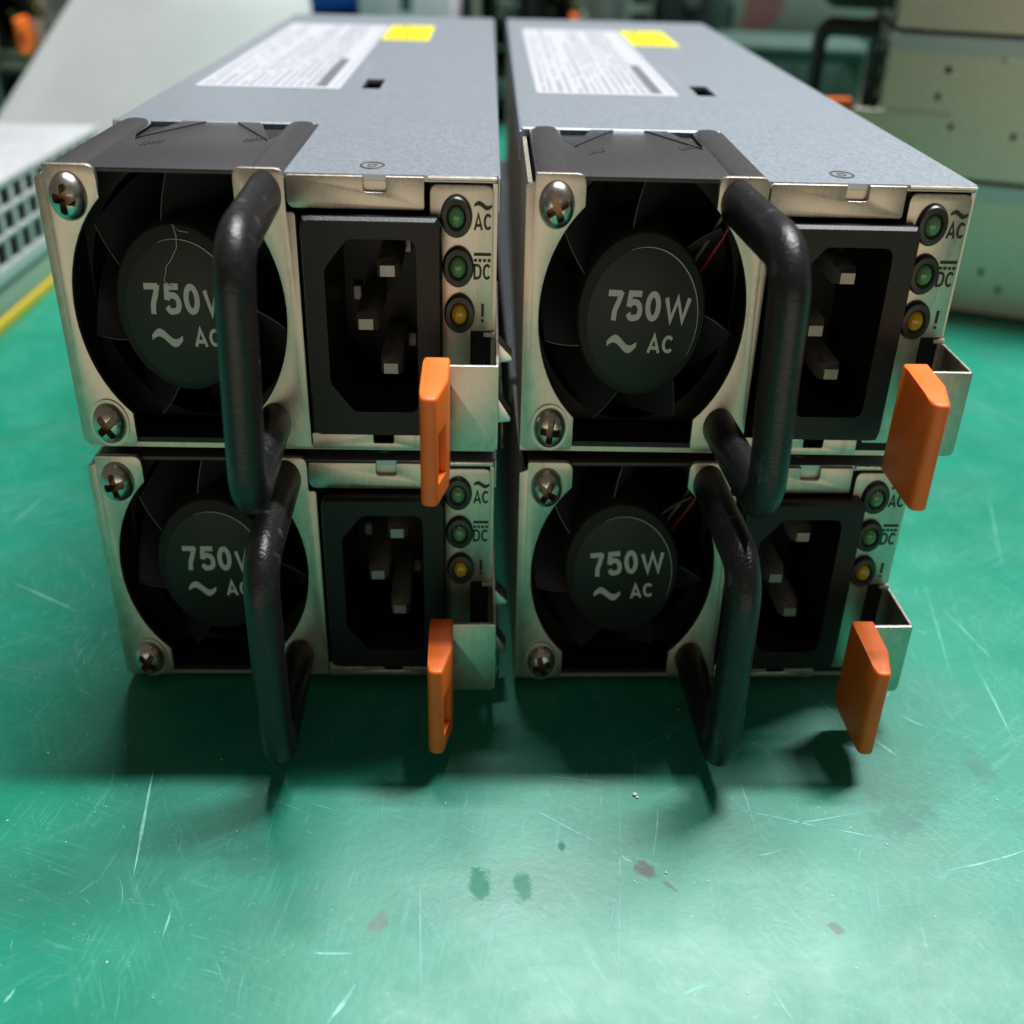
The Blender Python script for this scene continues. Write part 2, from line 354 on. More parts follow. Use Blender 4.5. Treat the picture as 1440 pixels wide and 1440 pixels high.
def cover(bm):
    z0, z1 = 38.5, 39.3
    # plate with the fan recess cut out of its front left corner and a small square opening
    hx0, hx1, hy0, hy1 = -11.4, -6.8, 71, 83
    def slab(x0, x1, y0, y1, b=0): box(bm, x0, x1, y0, y1, z0, z1)
    outer = [(-15.2, 0.2), (21.6, 0.2), (21.6, 60), (-56.4, 60), (-56.4, 33.2), (-15.2, 33.2)]
    prism(bm, fillet([(-15.2, 0.2, 1.2), (21.6, 0.2, 0.8), (21.6, 60, 0), (-56.4, 60, 0), (-56.4, 33.2, 0.8), (-15.2, 33.2, 1.5)], 0.5), z0, z1, 'z')
    slab(-56.4, hx0, 60, LEN); slab(hx1, 21.6, 60, LEN); slab(hx0, hx1, 60, hy0); slab(hx0, hx1, hy1, LEN)
    # turned-down edges
    box(bm, 21.5, 22.0, 0.9, LEN, 34.5, 39.1, 0.15, 1)
    box(bm, -56.8, -56.2, 33.4, LEN, 34.5, 39.1, 0.15, 1)
    box(bm, -56.4, -15.2, 32.6, 33.4, 38.0, 39.7, 0.25, 1)
itc = part('top_cover', build(cover, 'top_cover', 'cover'))
bm = bmesh.new(); ringprism(bm, circle(-0.4, 5.2, 2.2, 32), circle(-0.4, 5.2, 1.7, 32), 39.25, 39.4, 'z'); lathe = None
ringprism(bm, circle(-0.4, 5.2, 0.9, 32), circle(-0.4, 5.2, 0.5, 32), 39.25, 39.38, 'z'); part('dimple', to_mesh(bm, 'dimple', 'zinc_bright'), itc)
bm = bmesh.new(); box(bm, -11.3, -6.9, 71.1, 82.9, 36.5, 37.2); part('cover_opening_floor', to_mesh(bm, 'cover_opening_floor', 'dark_hole'), itc)
# front lip of the cover with its notch
lip = fillet([(-14.6, 35.0, 1.6), (9.0, 35.0, 0.5), (9.0, 39.2, 0.3), (2.5, 39.2, 0), (2.5, 37.2, 0.6), (-1.4, 37.2, 0.6), (-1.4, 39.2, 0), (-14.6, 39.2, 0.6)], 0.5)
bm = bmesh.new(); prism(bm, lip, -0.55, 0.25, 'y', 0.18); part('cover_lip', to_mesh(bm, 'cover_lip', 'zinc'), itc)
bm = bmesh.new(); box(bm, -1.9, 3.0, 0.3, 0.8, 36.5, 38.45); part('notch_tongue', to_mesh(bm, 'notch_tongue', 'zinc'), itc)
bm = bmesh.new(); box(bm, 9.5, 21.4, -0.25, 0.25, 38.75, 39.25, 0.12, 1); part('cover_edge', to_mesh(bm, 'cover_edge', 'zinc'), itc)
bm = bmesh.new(); prism(bm, fillet([(-13.0, 0.7), (9.0, 0.7), (9.0, 3.2), (2.5, 3.2, .1), (2.5, 1.7, .3), (-1.4, 1.7, .3), (-1.4, 3.2, .1), (-13.0, 3.2)], 0.3), -0.4, 0.4, 'y', 0.12)
part('bottom_lip', to_mesh(bm, 'bottom_lip', 'zinc'))
# fan
FX0, FX1, FZ0, FZ1 = FX-20, FX+20, 0.9, 39.4
def fan_frame(bm):
    x0, x1, z0, z1 = FX0, FX1, FZ0, FZ1
    def clamp(c): return [(min(max(x, x0+1.3), x1-1.3), min(max(z, z0+1.3), z1-1.0)) for x, z in c]
    ci = clamp(circle(FX, FZ, 18.75, 96)); sq = []
    for (cx_, cz_) in ci:
        dx, dz = cx_-FX, cz_-FZ
        k = min((18.9/abs(dx)) if abs(dx) > 1e-6 else 1e9, (((z1-0.7-FZ) if dz > 0 else (FZ-z0-1.0))/abs(dz)) if abs(dz) > 1e-6 else 1e9)
        sq.append((FX+dx*k, FZ+dz*k))
    ringprism(bm, sq, ci, 8.0, 33.0, 'y')                     # duct, set back from the mouth
    box(bm, x0, x0+1.0, 0.6, 33.3, z0, z1-0.8); box(bm, x1-1.0, x1, 0.6, 33.3, z0, z1-0.8); box(bm, x0+1.0, x1-1.0, 0.6, 33.3, z0, z0+0.8)
iff = part('fan_frame', build(fan_frame, 'fan_frame', 'fan_plastic_shaded'))
def fan_top(bm):
    # skin over the fan with two notches that open towards the cover, corner posts left and right
    x0, x1, z1 = FX0, FX1, FZ1
    top = [(x0, 0.6), (x1, 0.6), (x1, 33.3), (x1-3.0, 33.3), (x1-7.2, 20.5), (x1-11.6, 33.3), (x0+13.0, 33.3), (x0+8.2, 18.5), (x0+3.4, 33.3), (x0, 33.3)]
    prism(bm, top, z1-0.6, z1, 'z', 0.1)
    for xa, sgn in ((x0+8.2, 1), (x1-7.2, -1)):               # raised webs that run from the notch tips to the skin
        prism(bm, [(xa, 19.5), (xa+sgn*4.6, 33.2), (xa+sgn*9.5, 33.2)], z1-0.1, z1+0.22, 'z', 0.08)
    for xa, sgn in ((x0, 1), (x1, -1)):                       # rounded corner posts
        r = 3.2; pts = [(xa+sgn*r*(1-math.cos(PI*k/10)), z1-0.3+0.75*math.sin(PI*k/10)) for k in range(11)]
        pts = [(x, z) for x, z in pts]
        prism(bm, pts, 0.7, 33.2, 'y')
itp = part('fan_top', build(fan_top, 'fan_top', 'fan_plastic_lit'))
bm = bmesh.new(); rnd2 = random.Random(9)
for (xa, ya) in ((FX0+10.5, 16.0), (FX1-11.5, 20.0)):         # small moulded marks
    for k in range(5): box(bm, xa+k*0.7, xa+k*0.7+0.35, ya-1.5+k*0.5, ya+1.0+k*0.5, FZ1-0.02, FZ1+0.1)
part('moulded_mark', to_mesh(bm, 'moulded_mark', 'fan_plastic_lit'), itp)
def blade(bm, a0):
    n, k = 7, 6; g = [[], []]
    for side in (0, 1):
        for i in range(n):
            s = i/(n-1); row = []
            for j in range(k):
                t = j/(k-1); r = 11.6+s*6.3; a = a0-t*R(34)-s*R(10)
                row.append(bm.verts.new((FX+r*math.cos(a), 2.2+t*11+side*0.7+s*0.8, FZ+r*math.sin(a))))
            g[side].append(row)
    fs = []
    for side in (0, 1):
        for i in range(n-1):
            for j in range(k-1): fs.append(bm.faces.new((g[side][i][j], g[side][i+1][j], g[side][i+1][j+1], g[side][i][j+1])))
    for i in range(n-1):
        for j in (0, k-1): fs.append(bm.faces.new((g[0][i][j], g[0][i+1][j], g[1][i+1][j], g[1][i][j])))
    for j in range(k-1):
        for i in (0, n-1): fs.append(bm.faces.new((g[0][i][j], g[0][i][j+1], g[1][i][j+1], g[1][i][j])))
    bmesh.ops.recalc_face_normals(bm, faces=fs)
    tubepath(bm, [(FX+(11.7+6.2*k/6)*math.cos(a0-k/6*R(10)), 2.2+0.8*k/6, FZ+(11.7+6.2*k/6)*math.sin(a0-k/6*R(10))) for k in range(7)], 0.16, 6)
for q in range(7): part('fan_blade', build(lambda bm: blade(bm, R(102)+q*2*PI/7), 'fan_blade', 'blade_plastic'), iff)
bm = bmesh.new(); lathe_y(bm, FX, FZ, [(0, 16.5), (18.4, 16.5), (18.4, 17.5), (0, 17.5)], 40); part('motor_plate', to_mesh(bm, 'motor_plate', 'dark_hole'), iff)
ih = part('fan_hub', build(lambda bm: lathe_y(bm, FX, FZ, [(0, 0.35), (10.9, 0.35), (11.5, 0.55), (11.85, 1.1), (11.85, 15), (0, 15)], 64), 'fan_hub', 'hub'), origin=(FX, 0, FZ), tag='hub')
HO = (FX, 0, FZ)
bm = bmesh.new(); lathe_y(bm, FX+0.2, FZ-0.4, [(0, 0.22), (10.0, 0.22), (10.15, 0.28), (10.15, 0.4), (0, 0.4)], 64); part('hub_film', to_mesh(bm, 'hub_film', 'hub_film'), ih, HO)
bm = bmesh.new(); tubepath(bm, [(FX+0.2+10.1*math.cos(R(a)), 0.2, FZ-0.4+10.1*math.sin(R(a))) for a in range(-30, 112, 6)], [0.02+0.07*math.sin(PI*k/23) for k in range(24)], 6); part('film_edge', to_mesh(bm, 'film_edge', 'grey_print'), ih, HO)
part('lettering', lettering('750', 'lettering_750', 'grey_print', 4.3, -41.1, 20.25, 0.19, 9.7, t=0.205), ih, HO)
part('lettering', lettering('W', 'lettering_w', 'grey_print', 3.4, -30.75, 20.25, 0.19, 4.7, t=0.21), ih, HO)
part('lettering', lettering('AC', 'lettering_ac', 'grey_print', 2.6, -33.2, 15.7, 0.19, 4.9, t=0.20), ih, HO)
bm = bmesh.new(); wave_strip(bm, FX-6.0, FX-0.5, 16.9, 0.75, 1.3, 0.21); part('tilde', to_mesh(bm, 'tilde', 'grey_print'), ih, HO)
# bracket plates left and right of the fan
arcL = circle(FX, FZ, 18.8, 22, PI-0.918, PI+0.918); arcR = circle(FX, FZ, 18.8, 22, -0.918, 0.918)
plL = fillet([(-56.3, 1.6, 0.2), (-55.2, 0.8, 0.2), (-46.2, 0.8, 1.2)] + [(p[0], p[1], 0) for p in arcL[::-1]] + [(-46.2, 39.9, 1.6), (-55.0, 39.9, 0.4), (-55.0, 38.7, 0.2), (-56.6, 38.2, 0.3)], .4)
plR = fillet([(-13.2, 0.8, 0.4), (-13.2, 34.5, 0.8), (-14.7, 34.5, 0.2), (-14.7, 39.9, 1.5), (-23.4, 39.9, 1.4)] + [(p[0], p[1], 0) for p in arcR[::-1]] + [(-23.4, 0.8, 1.2)], .4)
bm = bmesh.new(); prism(bm, plL, -0.45, 0.45, 'y', 0.14); part('bracket_plate', to_mesh(bm, 'bracket_plate', 'zinc'))
bm = bmesh.new(); prism(bm, plR, -0.45, 0.45, 'y', 0.14); part('bracket_plate', to_mesh(bm, 'bracket_plate', 'zinc'))
# screws
def screw_mesh(X, Z, rot):
    bm = bmesh.new(); lathe_y(bm, X, Z, [(0, -2.6), (0.9, -2.55), (1.8, -2.35), (2.5, -1.9), (2.95, -1.2), (3.15, -0.45), (3.15, 0.5), (0, 0.5)], 32)
    me = to_mesh(bm, 'screw', 'zinc_bright')
    cb = bmesh.new(); star = []
    for k in range(4):
        a = rot+PI/2*k
        for (da, r) in ((-0.34, 1.85), (0, 2.0), (0.34, 1.85), (PI/4, 0.85)): star.append((X+r*math.cos(a+da), Z+r*math.sin(a+da)))
    prism(cb, star, -3.5, -0.6, 'y')
    me = boolean(me, cb, 'screw'); me.materials.append(MATS['recess'])
    for f in me.polygons:
        if f.center.y > -2.0 and math.hypot(f.center.x-X, f.center.z-Z) < 2.05: f.material_index = 1
    return me
for X, Z, r0 in ((-51.2, 35.9, 25), (-50.7, 4.4, 50)):
    k = part('screw', screw_mesh(X, Z, R(r0))); PARTS[k]['variants'] = [screw_mesh(X, Z, R(r0+d)) for d in (0, 33, 58, 75)]
bm = bmesh.new(); ringprism(bm, circle(-50.7, 4.4, 3.6, 32), circle(-50.7, 4.4, 3.1, 32), -0.75, -0.4, 'y'); part('washer', to_mesh(bm, 'washer', 'zinc'))
# handle: a bent rod
HX = -19.1; D = 24.4; ZT, ZB, BR = 36.5, 4.7, 5.0
def handle(bm):
    pts = [(HX, 0.4, ZT), (HX, -3, ZT), (HX, -8, ZT)]
    for k in range(0, 11):
        a = PI/2*k/10; pts.append((HX, -(D-BR)-BR*math.sin(a), ZT-BR+BR*math.cos(a)))
    for k in range(1, 8): pts.append((HX, -D, ZT-BR-(ZT-ZB-2*BR)*k/8))
    for k in range(0, 11):
        a = PI/2*k/10; pts.append((HX, -(D-BR)-BR*math.cos(a), ZB+BR-BR*math.sin(a)))
    pts += [(HX, -8, ZB), (HX, -3, ZB), (HX, 0.4, ZB)]
    tubepath(bm, pts, 3.05, 24)
ihd = part('handle', build(handle, 'handle', 'rubber', angle=60), origin=(HX, 0, 20.9), tag='handle')
for zz in (ZT, ZB):
    bm = bmesh.new(); lathe_y(bm, HX, zz, [(3.0, -0.5), (3.5, -0.5), (3.7, -0.8), (3.4, -1.5), (3.0, -1.5)], 28); 
    bm.free()
# inlet socket
so = fillet([(-12.2, 3.9), (12.0, 3.9), (12.0, 34.5), (-12.2, 34.5)], 0.9)
si = fillet([(-4.2, 7.7, 0.6), (7.6, 7.7, 1.5), (7.6, 31.8, 1.5), (-4.2, 31.8, 0.6), (-8.4, 27.8, 0.8), (-8.4, 11.9, 0.8)], 0.8)
def socket(bm):
    cxs, czs = -0.3, 19.5; n = 96
    def radial(poly):
        out = []
        for k in range(n):
            a = 2*PI*k/n; d = Vector((math.cos(a), math.sin(a))); best = None
            for i in range(len(poly)):
                p = Vector(poly[i])-Vector((cxs, czs)); q = Vector(poly[(i+1) % len(poly)])-Vector((cxs, czs)); e = q-p
                den = d.x*e.y-d.y*e.x
                if abs(den) < 1e-9: continue
                t = (p.x*e.y-p.y*e.x)/den; u = (p.x*d.y-p.y*d.x)/den
                if t > 0 and -1e-6 <= u <= 1+1e-6: best = t if best is None else min(best, t)
            out.append((cxs+d.x*best, czs+d.y*best))
        return out
    # add corner directions by using dense sampling of the outline instead of plain radial steps
    O = radial(so); I = radial(si); OS = [(cxs+(x-cxs)*0.965, czs+(z-czs)*0.975) for x, z in O]
    rows = [(O, 0.6), (O, -2.3), (OS, -2.9), (I, -2.9), (I, 17.5)]
    rings = [[bm.verts.new((x, y, z)) for x, z in o] for o, y in rows]; fs = []
    for a, b in zip(rings, rings[1:]):
        for i in range(n): fs.append(bm.faces.new((a[i], a[(i+1) % n], b[(i+1) % n], b[i])))
    fs.append(bm.faces.new(rings[-1]))
    bmesh.ops.recalc_face_normals(bm, faces=fs)
isk = part('power_inlet', build(socket, 'power_inlet', 'black_plastic', angle=30))
def pin(bm, X, Z):
    box(bm, X-2.0, X+2.0, 2.6, 17.4, Z-1.2, Z+1.2)
    vs = [bm.verts.new(v) for v in ((X-2, 2.6, Z-1.2), (X+2, 2.6, Z-1.2), (X+2, 2.6, Z+1.2), (X-2, 2.6, Z+1.2), (X-1.3, 1.0, Z-.75), (X+1.3, 1.0, Z-.75), (X+1.3, 1.0, Z+.75), (X-1.3, 1.0, Z+.75))]
    for f in ((0, 1, 5, 4), (1, 2, 6, 5), (2, 3, 7, 6), (3, 0, 4, 7), (4, 5, 6, 7)): bm.faces.new([vs[i] for i in f])
    bmesh.ops.remove_doubles(bm, verts=bm.verts, dist=0.001); bmesh.ops.recalc_face_normals(bm, faces=bm.faces)
for X, Z in ((2.1, 26.5), (-2.1, 19.0), (2.2, 12.6)): part('pin', build(lambda bm: pin(bm, X, Z), 'pin', 'pin_metal'), isk)
for X, Z in ((-5.7, 18.7), (5.0, 11.5), (4.3, 26.0)):
    bm = bmesh.new(); box(bm, X-0.8, X+0.8, 15.6, 17.3, Z-1.1, Z+1.1, 0.15, 1); part('terminal', to_mesh(bm, 'terminal', 'pin_metal'), isk)
# status panel
isp = part('status_panel', build(lambda bm: prism(bm, fillet([(9.9, 2.6, .3), (17.0, 2.6, .3), (17.0, 18.8, .2), (20.8, 18.8, .5), (20.8, 38.3, 1.3), (9.9, 38.3, 1.3)], .4), -0.35, 0.35, 'y', 0.12), 'status_panel', 'zinc'))
bm = bmesh.new(); box(bm, 9.7, 20.7, 0.6, 1.0, 1.0, 38.4); part('panel_backing', to_mesh(bm, 'panel_backing', 'dark_hole'), isp)
for X, Z, mname in ((14.45, 34.35, 'led_green'), (14.75, 27.75, 'led_green'), (15.0, 21.35, 'led_amber')):
    i = part('indicator', build(lambda bm: lathe_y(bm, X, Z, [(2.75, -0.3), (2.75, -0.75), (2.45, -1.25), (1.75, -1.35), (1.45, -0.95), (1.45, -0.3)], 36), 'indicator', 'led_ring'))
    part('lens', build(lambda bm: lathe_y(bm, X, Z, [(1.46, -0.3), (1.4, -0.95), (1.15, -1.35), (0.7, -1.6), (0, -1.7)], 28), 'lens_'+mname, mname), i)
part('lettering', lettering('AC', 'panel_ac', 'ink', 2.15, 17.5, 32.6, -0.38, 3.1, t=0.175), isp)
part('lettering', lettering('DC', 'panel_dc', 'ink', 2.15, 17.45, 26.0, -0.38, 3.1, t=0.175), isp)
part('lettering', lettering('!', 'panel_warning', 'ink', 2.6, 18.75, 20.1, -0.38, 0.75, t=0.20), isp)
bm = bmesh.new(); wave_strip(bm, 17.5, 20.6, 35.75, 0.30, 0.68, -0.36); part('tilde', to_mesh(bm, 'panel_tilde', 'ink'), isp)
bm = bmesh.new(); box(bm, 17.5, 20.5, -0.39, -0.36, 29.2, 29.62)
for k in range(4): box(bm, 17.5+k*0.8, 17.5+k*0.8+0.55, -0.39, -0.36, 28.4, 28.8)
part('direct_current_mark', to_mesh(bm, 'direct_current_mark', 'ink'), isp)
# release lever: side arm, front plate, orange grip
def lever(bm):
    box(bm, 21.55, 22.15, -9.6, 26, 5.4, 17.7, 0.12, 1)
    prism(bm, fillet([(11.5, 5.4, .2), (22.1, 5.4, 1.2), (22.1, 17.6, .3), (11.5, 17.6, .2)], .3), -10.1, -9.5, 'y', 0.12)
    box(bm, 19.3, 21.5, -0.6, 2.0, 18.0, 18.7, 0.1, 1)
ilv = part('release_lever', build(lever, 'release_lever', 'zinc'))
def grip(bm):
    poly = fillet([(9.2, -10.2, .6), (9.2, -22.3, 1.4), (12.0, -22.3, 1.0), (13.7, -17.0, 1.0), (13.7, -10.2, .6)], .6, 3)
    prism(bm, poly, 3.4, 18.9, 'z')
    for v in bm.verts:                                       # top slopes down to the front
        if v.co.z > 10: v.co.z -= max(0, -12-v.co.y)*0.07
    es = [e for e in bm.edges if abs(e.verts[0].co.z-e.verts[1].co.z) < 0.6]
    bmesh.ops.bevel(bm, geom=es, offset=1.1, segments=4, profile=0.5, affect='EDGES', clamp_overlap=True)
gm = build(grip, 'grip', 'orange', angle=50)
cb = bmesh.new()
prism(cb, [(11.0, -20.6), (11.9, -18.0), (14.6, -18.4), (13.4, -22.6)], 6.4, 13.2, 'z')
ig = part('grip', boolean(gm, cb, 'grip'), ilv)
bm = bmesh.new(); prism(bm, [(11.15, -20.5), (11.95, -18.3), (12.25, -18.35), (11.5, -20.6)], 6.5, 13.1, 'z'); part('slot_strip', to_mesh(bm, 'slot_strip', 'zinc_bright'), ilv)
# latch teeth on the side wall
for z0, z1 in ((14.2, 17.5), (5.1, 9.6)):
    bm = bmesh.new(); prism(bm, [(21.6, z0), (24.6, z0+0.2), (24.7, z0+0.8), (21.7, z1)], -0.3, 3.2, 'y', 0.15); part('latch_tooth', to_mesh(bm, 'latch_tooth', 'zinc_bright'))
bm = bmesh.new(); tubepath(bm, [(22.3, 2.5, 15), (22.9, 3, 8), (23.3, 3.5, -0.5)], 0.3, 8); part('latch_spring', to_mesh(bm, 'latch_spring', 'zinc_bright'))
# labels on the cover
bm = bmesh.new(); prism(bm, fillet([(-51.5, 69.3), (-16.4, 69.3), (-16.4, 184.5), (-51.5, 184.5)], 1.2), 39.3, 39.38, 'z'); il = part('rating_label', to_mesh(bm, 'rating_label', 'label_white'))
bm = bmesh.new(); rnd = random.Random(3)
def dash(x, y0, y1, wd, z=39.39): box(bm, x, x+wd, y0, y1, z, z+0.012)
x = -49.8
while x < -22.0:
    y = 71.5; wd = rnd.choice((0.7, 0.9, 1.2)); stop = rnd.uniform(90, 180)
    while y < stop:
        l = rnd.uniform(3, 30); dash(x, y, min(y+l, 182), wd*rnd.choice((0.5, 0.8, 1.0))); y += l+rnd.uniform(1.0, 6.0)
    if rnd.random() < 0.5 and stop < 150: dash(x, stop+rnd.uniform(5, 15), 181, wd)
    x += wd+rnd.uniform(0.7, 1.7)
dash(-18.0, 72, 178, 0.25)
part('printed_text', to_mesh(bm, 'printed_text', 'label_ink'), il)
bm = bmesh.new(); dash(-22.6, 72, 112, 2.6); part('printed_bar', to_mesh(bm, 'printed_bar', 'label_bar'), il)
bm = bmesh.new(); prism(bm, fillet([(-15.6, 150), (0.0, 150), (0.0, 185.5), (-15.6, 185.5)], 0.6), 39.3, 39.38, 'z'); iy = part('yellow_sticker', to_mesh(bm, 'yellow_sticker', 'yellow'))
bm = bmesh.new()
for k, x in enumerate((-13.5, -11.0, -8.5, -6.0, -3.5)):
    y = 154
    while y < 178: l = rnd.uniform(3, 8); dash(x, y, y+l, 1.1); y += l+2
part('printed_text', to_mesh(bm, 'sticker_text', 'yellow_ink'), iy)
# fan wires seen through the mouth
for nm, dx, dz in (('red_wire', 0, 0), ('blue_wire', -0.8, 2.4), ('white_wire', -1.5, 1.3)):
    bm = bmesh.new(); tubepath(bm, [(-25.5+dx, 6.5, 22.5+dz), (-23.0+dx, 5.5, 26.5+dz), (-20.5+dx, 4.6, 30.5+dz), (-19.2+dx, 4.2, 33+dz)], 0.32, 8); part('fan_wire', to_mesh(bm, nm, nm))

# ------------------------------------------------------------------ placing power supplies
CACHE = {}
def squeezed(me, ang, key):
    """the part turned by ang about z, then brought to the photograph's width, in metres"""
    if (key, ang) not in CACHE:
        c = me.copy(); c.transform(Matrix.Diagonal((SQ, 1, 1, 1)) @ Matrix.Rotation(ang, 4, 'Z')); c.transform(Matrix.Scale(MM, 4)); CACHE[(key, ang)] = c
    return CACHE[(key, ang)]
def place(loc, yaw=0.0, bake=0.0, label='', group='', hub_rot=0.0, hz=0.0, hy=0.0, skip=(), vary=0):
    root = bpy.data.objects.new('power_supply', None); C.objects.link(root); root.empty_display_size = 0.02
    root.location = Vector(loc)*MM; root.rotation_euler = (0, 0, yaw)
    root['label'] = label; root['category'] = 'power supply'; root['group'] = group
    M = Matrix.Diagonal((SQ, 1, 1, 1)) @ Matrix.Rotation(bake, 4, 'Z'); objs = []
    for k, pt in enumerate(PARTS):
        if pt['name'] in skip or (pt['parent'] is not None and PARTS[pt['parent']]['name'] in skip): objs.append(None); continue
        o = bpy.data.objects.new(pt['name'], squeezed(pt['variants'][(vary+k) % 4] if 'variants' in pt else pt['mesh'], bake, (k, (vary+k) % 4 if 'variants' in pt else 0))); C.objects.link(o); objs.append(o)
        par = root if pt['parent'] is None else objs[pt['parent']]
        o.parent = par
        po = PARTS[pt['parent']]['origin'] if pt['parent'] is not None else Vector((0, 0, 0))
        o.location = (M @ (pt['origin']-po))*MM
        if pt['tag'] == 'hub': o.rotation_euler = (0, hub_rot, 0)
        if pt['tag'] == 'handle': o.rotation_euler = (0, hy, hz)
    return root
HP = 40.55
# ------------------------------------------------------------------ the mat
TZ = -1.2
bm = bmesh.new(); box(bm, -620, 700, -150, 1100, TZ-6, TZ, 1.0, 2); bmesh.ops.scale(bm, vec=(MM, MM, MM), verts=bm.verts)
tb = bpy.data.objects.new('table_top', to_mesh(bm, 'table_top', 'green_mat')); C.objects.link(tb); tb['kind'] = 'structure'
tb['label'] = 'scratched glossy green work mat on the table'

FRONT = 'power supplies stacked in the front'
place((0, 0, HP), label='upper left unit of the four front power supplies, white lint thread on its fan', group=FRONT, hz=R(2.2), hy=R(2.0), vary=0)
place((0.2155, -0.236, 0), 0.0102, label='lower left unit of the four front power supplies, on the green mat', group=FRONT, hz=R(0.8), hy=R(0.3), vary=1)
place((62.17, 0.497, HP), -0.0026, label='upper right unit of the four front power supplies, 750W lettering in full view', group=FRONT, hub_rot=R(0.5), hz=R(3.2), hy=R(-2.2), vary=2)
place((62.40, 0.073, 0), 0.0208, label='lower right unit of the four front power supplies, its 750W lettering tilted upward', group=FRONT, hub_rot=R(-5.5), hz=R(0.5), hy=R(-0.8), vary=3)

# ------------------------------------------------------------------ the things around them
def lone(name, label, cat, group=None):
    o = bpy.data.objects.new(name, None); C.objects.link(o); o.empty_display_size = 0.02; o['label'] = label; o['category'] = cat
    if group: o['group'] = group
    return o
def sub(name, fn, material, parent, **k):
    """a part in place, photograph's width, mm -> m"""
    bm = bmesh.new(); fn(bm); bmesh.ops.scale(bm, vec=(MM, MM, MM), verts=bm.verts)
    o = bpy.data.objects.new(name, to_mesh(bm, name, material, **k)); C.objects.link(o); o.parent = parent
    return o
def turn(root, x, y, ang):
    root.location = (x*MM, y*MM, TZ*MM); root.rotation_euler = (0, 0, R(ang))

# stack lying sideways at the right
SIDE = 'power supplies stacked side-on at the right'
for k, lab in enumerate(('bottom power supply of the side-on stack at the right, resting on the mat', 'middle power supply of the side-on stack at the right, black handle showing', 'topmost power supply of the side-on stack at the right, cut by the picture edge')):
    place((138.7, 224, HP*k), 0, R(-107), label=lab, group=SIDE, skip=('latch_tooth', 'latch_spring') + (('release_lever',) if k == 2 else ()))
# others far behind
FAR = 'power supplies standing far behind'
place((49.5, 500, 0), 0.03, label='blurred power supply on the mat behind the gap of the front stacks', group=FAR)
place((50.5, 499, HP), 0.05, label='blurred power supply with orange grip on top behind the front stacks', group=FAR)
place((-208, 415, 0), 0.04, label='blurred dark power supply on the mat beyond the white foam', group=FAR)
place((-206, 416, HP), 0.02, label='blurred power supply with orange grip beyond the white foam, upper one', group=FAR)

# vented rear end of another unit at the left edge
v = lone('vented_power_supply', 'silver vented unit with yellow board edge at the left picture edge', 'power supply'); turn(v, -123, 150, 0)
sub('chassis', lambda bm: (box(bm, -72, -0.5, 0, 115, 37.6, 38.6, 0.3), box(bm, -72, -71, 0, 115, 11, 37.6), box(bm, -71, -2, 0, 1, 11, 37.6), box(bm, -71, -2, 114, 115, 11, 37.6), box(bm, -71, -1.5, 0, 115, 11.0, 12.0)), 'vent_metal', v)
sub('dark_core', lambda bm: box(bm, -66, -5, 4, 111, 12.3, 37.2), 'dark_hole', v)
for z0, z1 in ((12.0, 16.8), (23.3, 24.7), (30.3, 31.7), (36.8, 38.9)):
    sub('grille_bar', lambda bm: box(bm, -1.4, 0.1, 0, 115, z0, z1, 0.3), 'vent_metal', v)
for k in range(12):
    y0 = 2+k*9.4
    sub('grille_slat', lambda bm: box(bm, -1.3, -0.1, y0, y0+2.5, 12.5, 38.0, 0.2), 'vent_metal', v)
b = sub('circuit_board', lambda bm: box(bm, -60, -1.0, 2, 113, 3.6, 10.8, 0.4), 'circuit_board', v)
sub('board_edge', lambda bm: box(bm, -60, -0.2, 0, 113, 0.0, 3.4, 0.3), 'gold', v)

# white foam sheet leaning behind
def foam(bm):
    nu, nv = 28, 16; g = [[], []]
    for side in (0, 1):
        for i in range(nu+1):
            u = i/nu; row = []
            for j in range(nv+1):
                t = j/nv; z = t*125
                xl = -211+72*(z/100); xr = -54-7*(z/80)
                if z > 70: xr -= (z-70)**2*0.010
                x = xl+(xr-xl)*u
                edge = min(1.0, min(u, 1-u)*nu/3.0); th = 9.0*math.sqrt(max(0.02, 1-(1-edge)**2))
                y = 340-52*math.sin(PI*(0.04+0.92*u))+z*0.42+(th if side else -th)
                row.append(bm.verts.new((x, y, z+0.4)))
            g[side].append(row)
    fs = []
    for side in (0, 1):
        for i in range(nu):
            for j in range(nv): fs.append(bm.faces.new((g[side][i][j], g[side][i+1][j], g[side][i+1][j+1], g[side][i][j+1])))
    for j in range(nv):
        for i in (0, nu): fs.append(bm.faces.new((g[0][i][j], g[0][i][j+1], g[1][i][j+1], g[1][i][j])))
    for i in range(nu):
        for j in (0, nv): fs.append(bm.faces.new((g[0][i][j], g[0][i+1][j], g[1][i+1][j], g[1][i][j])))
    bmesh.ops.recalc_face_normals(bm, faces=fs)
fo = sub('foam_sheet', foam, 'foam', None, angle=70); fo.location = (0, 0, TZ*MM)
fo['label'] = 'curved white foam sheet leaning behind the left front stack'; fo['category'] = 'foam'

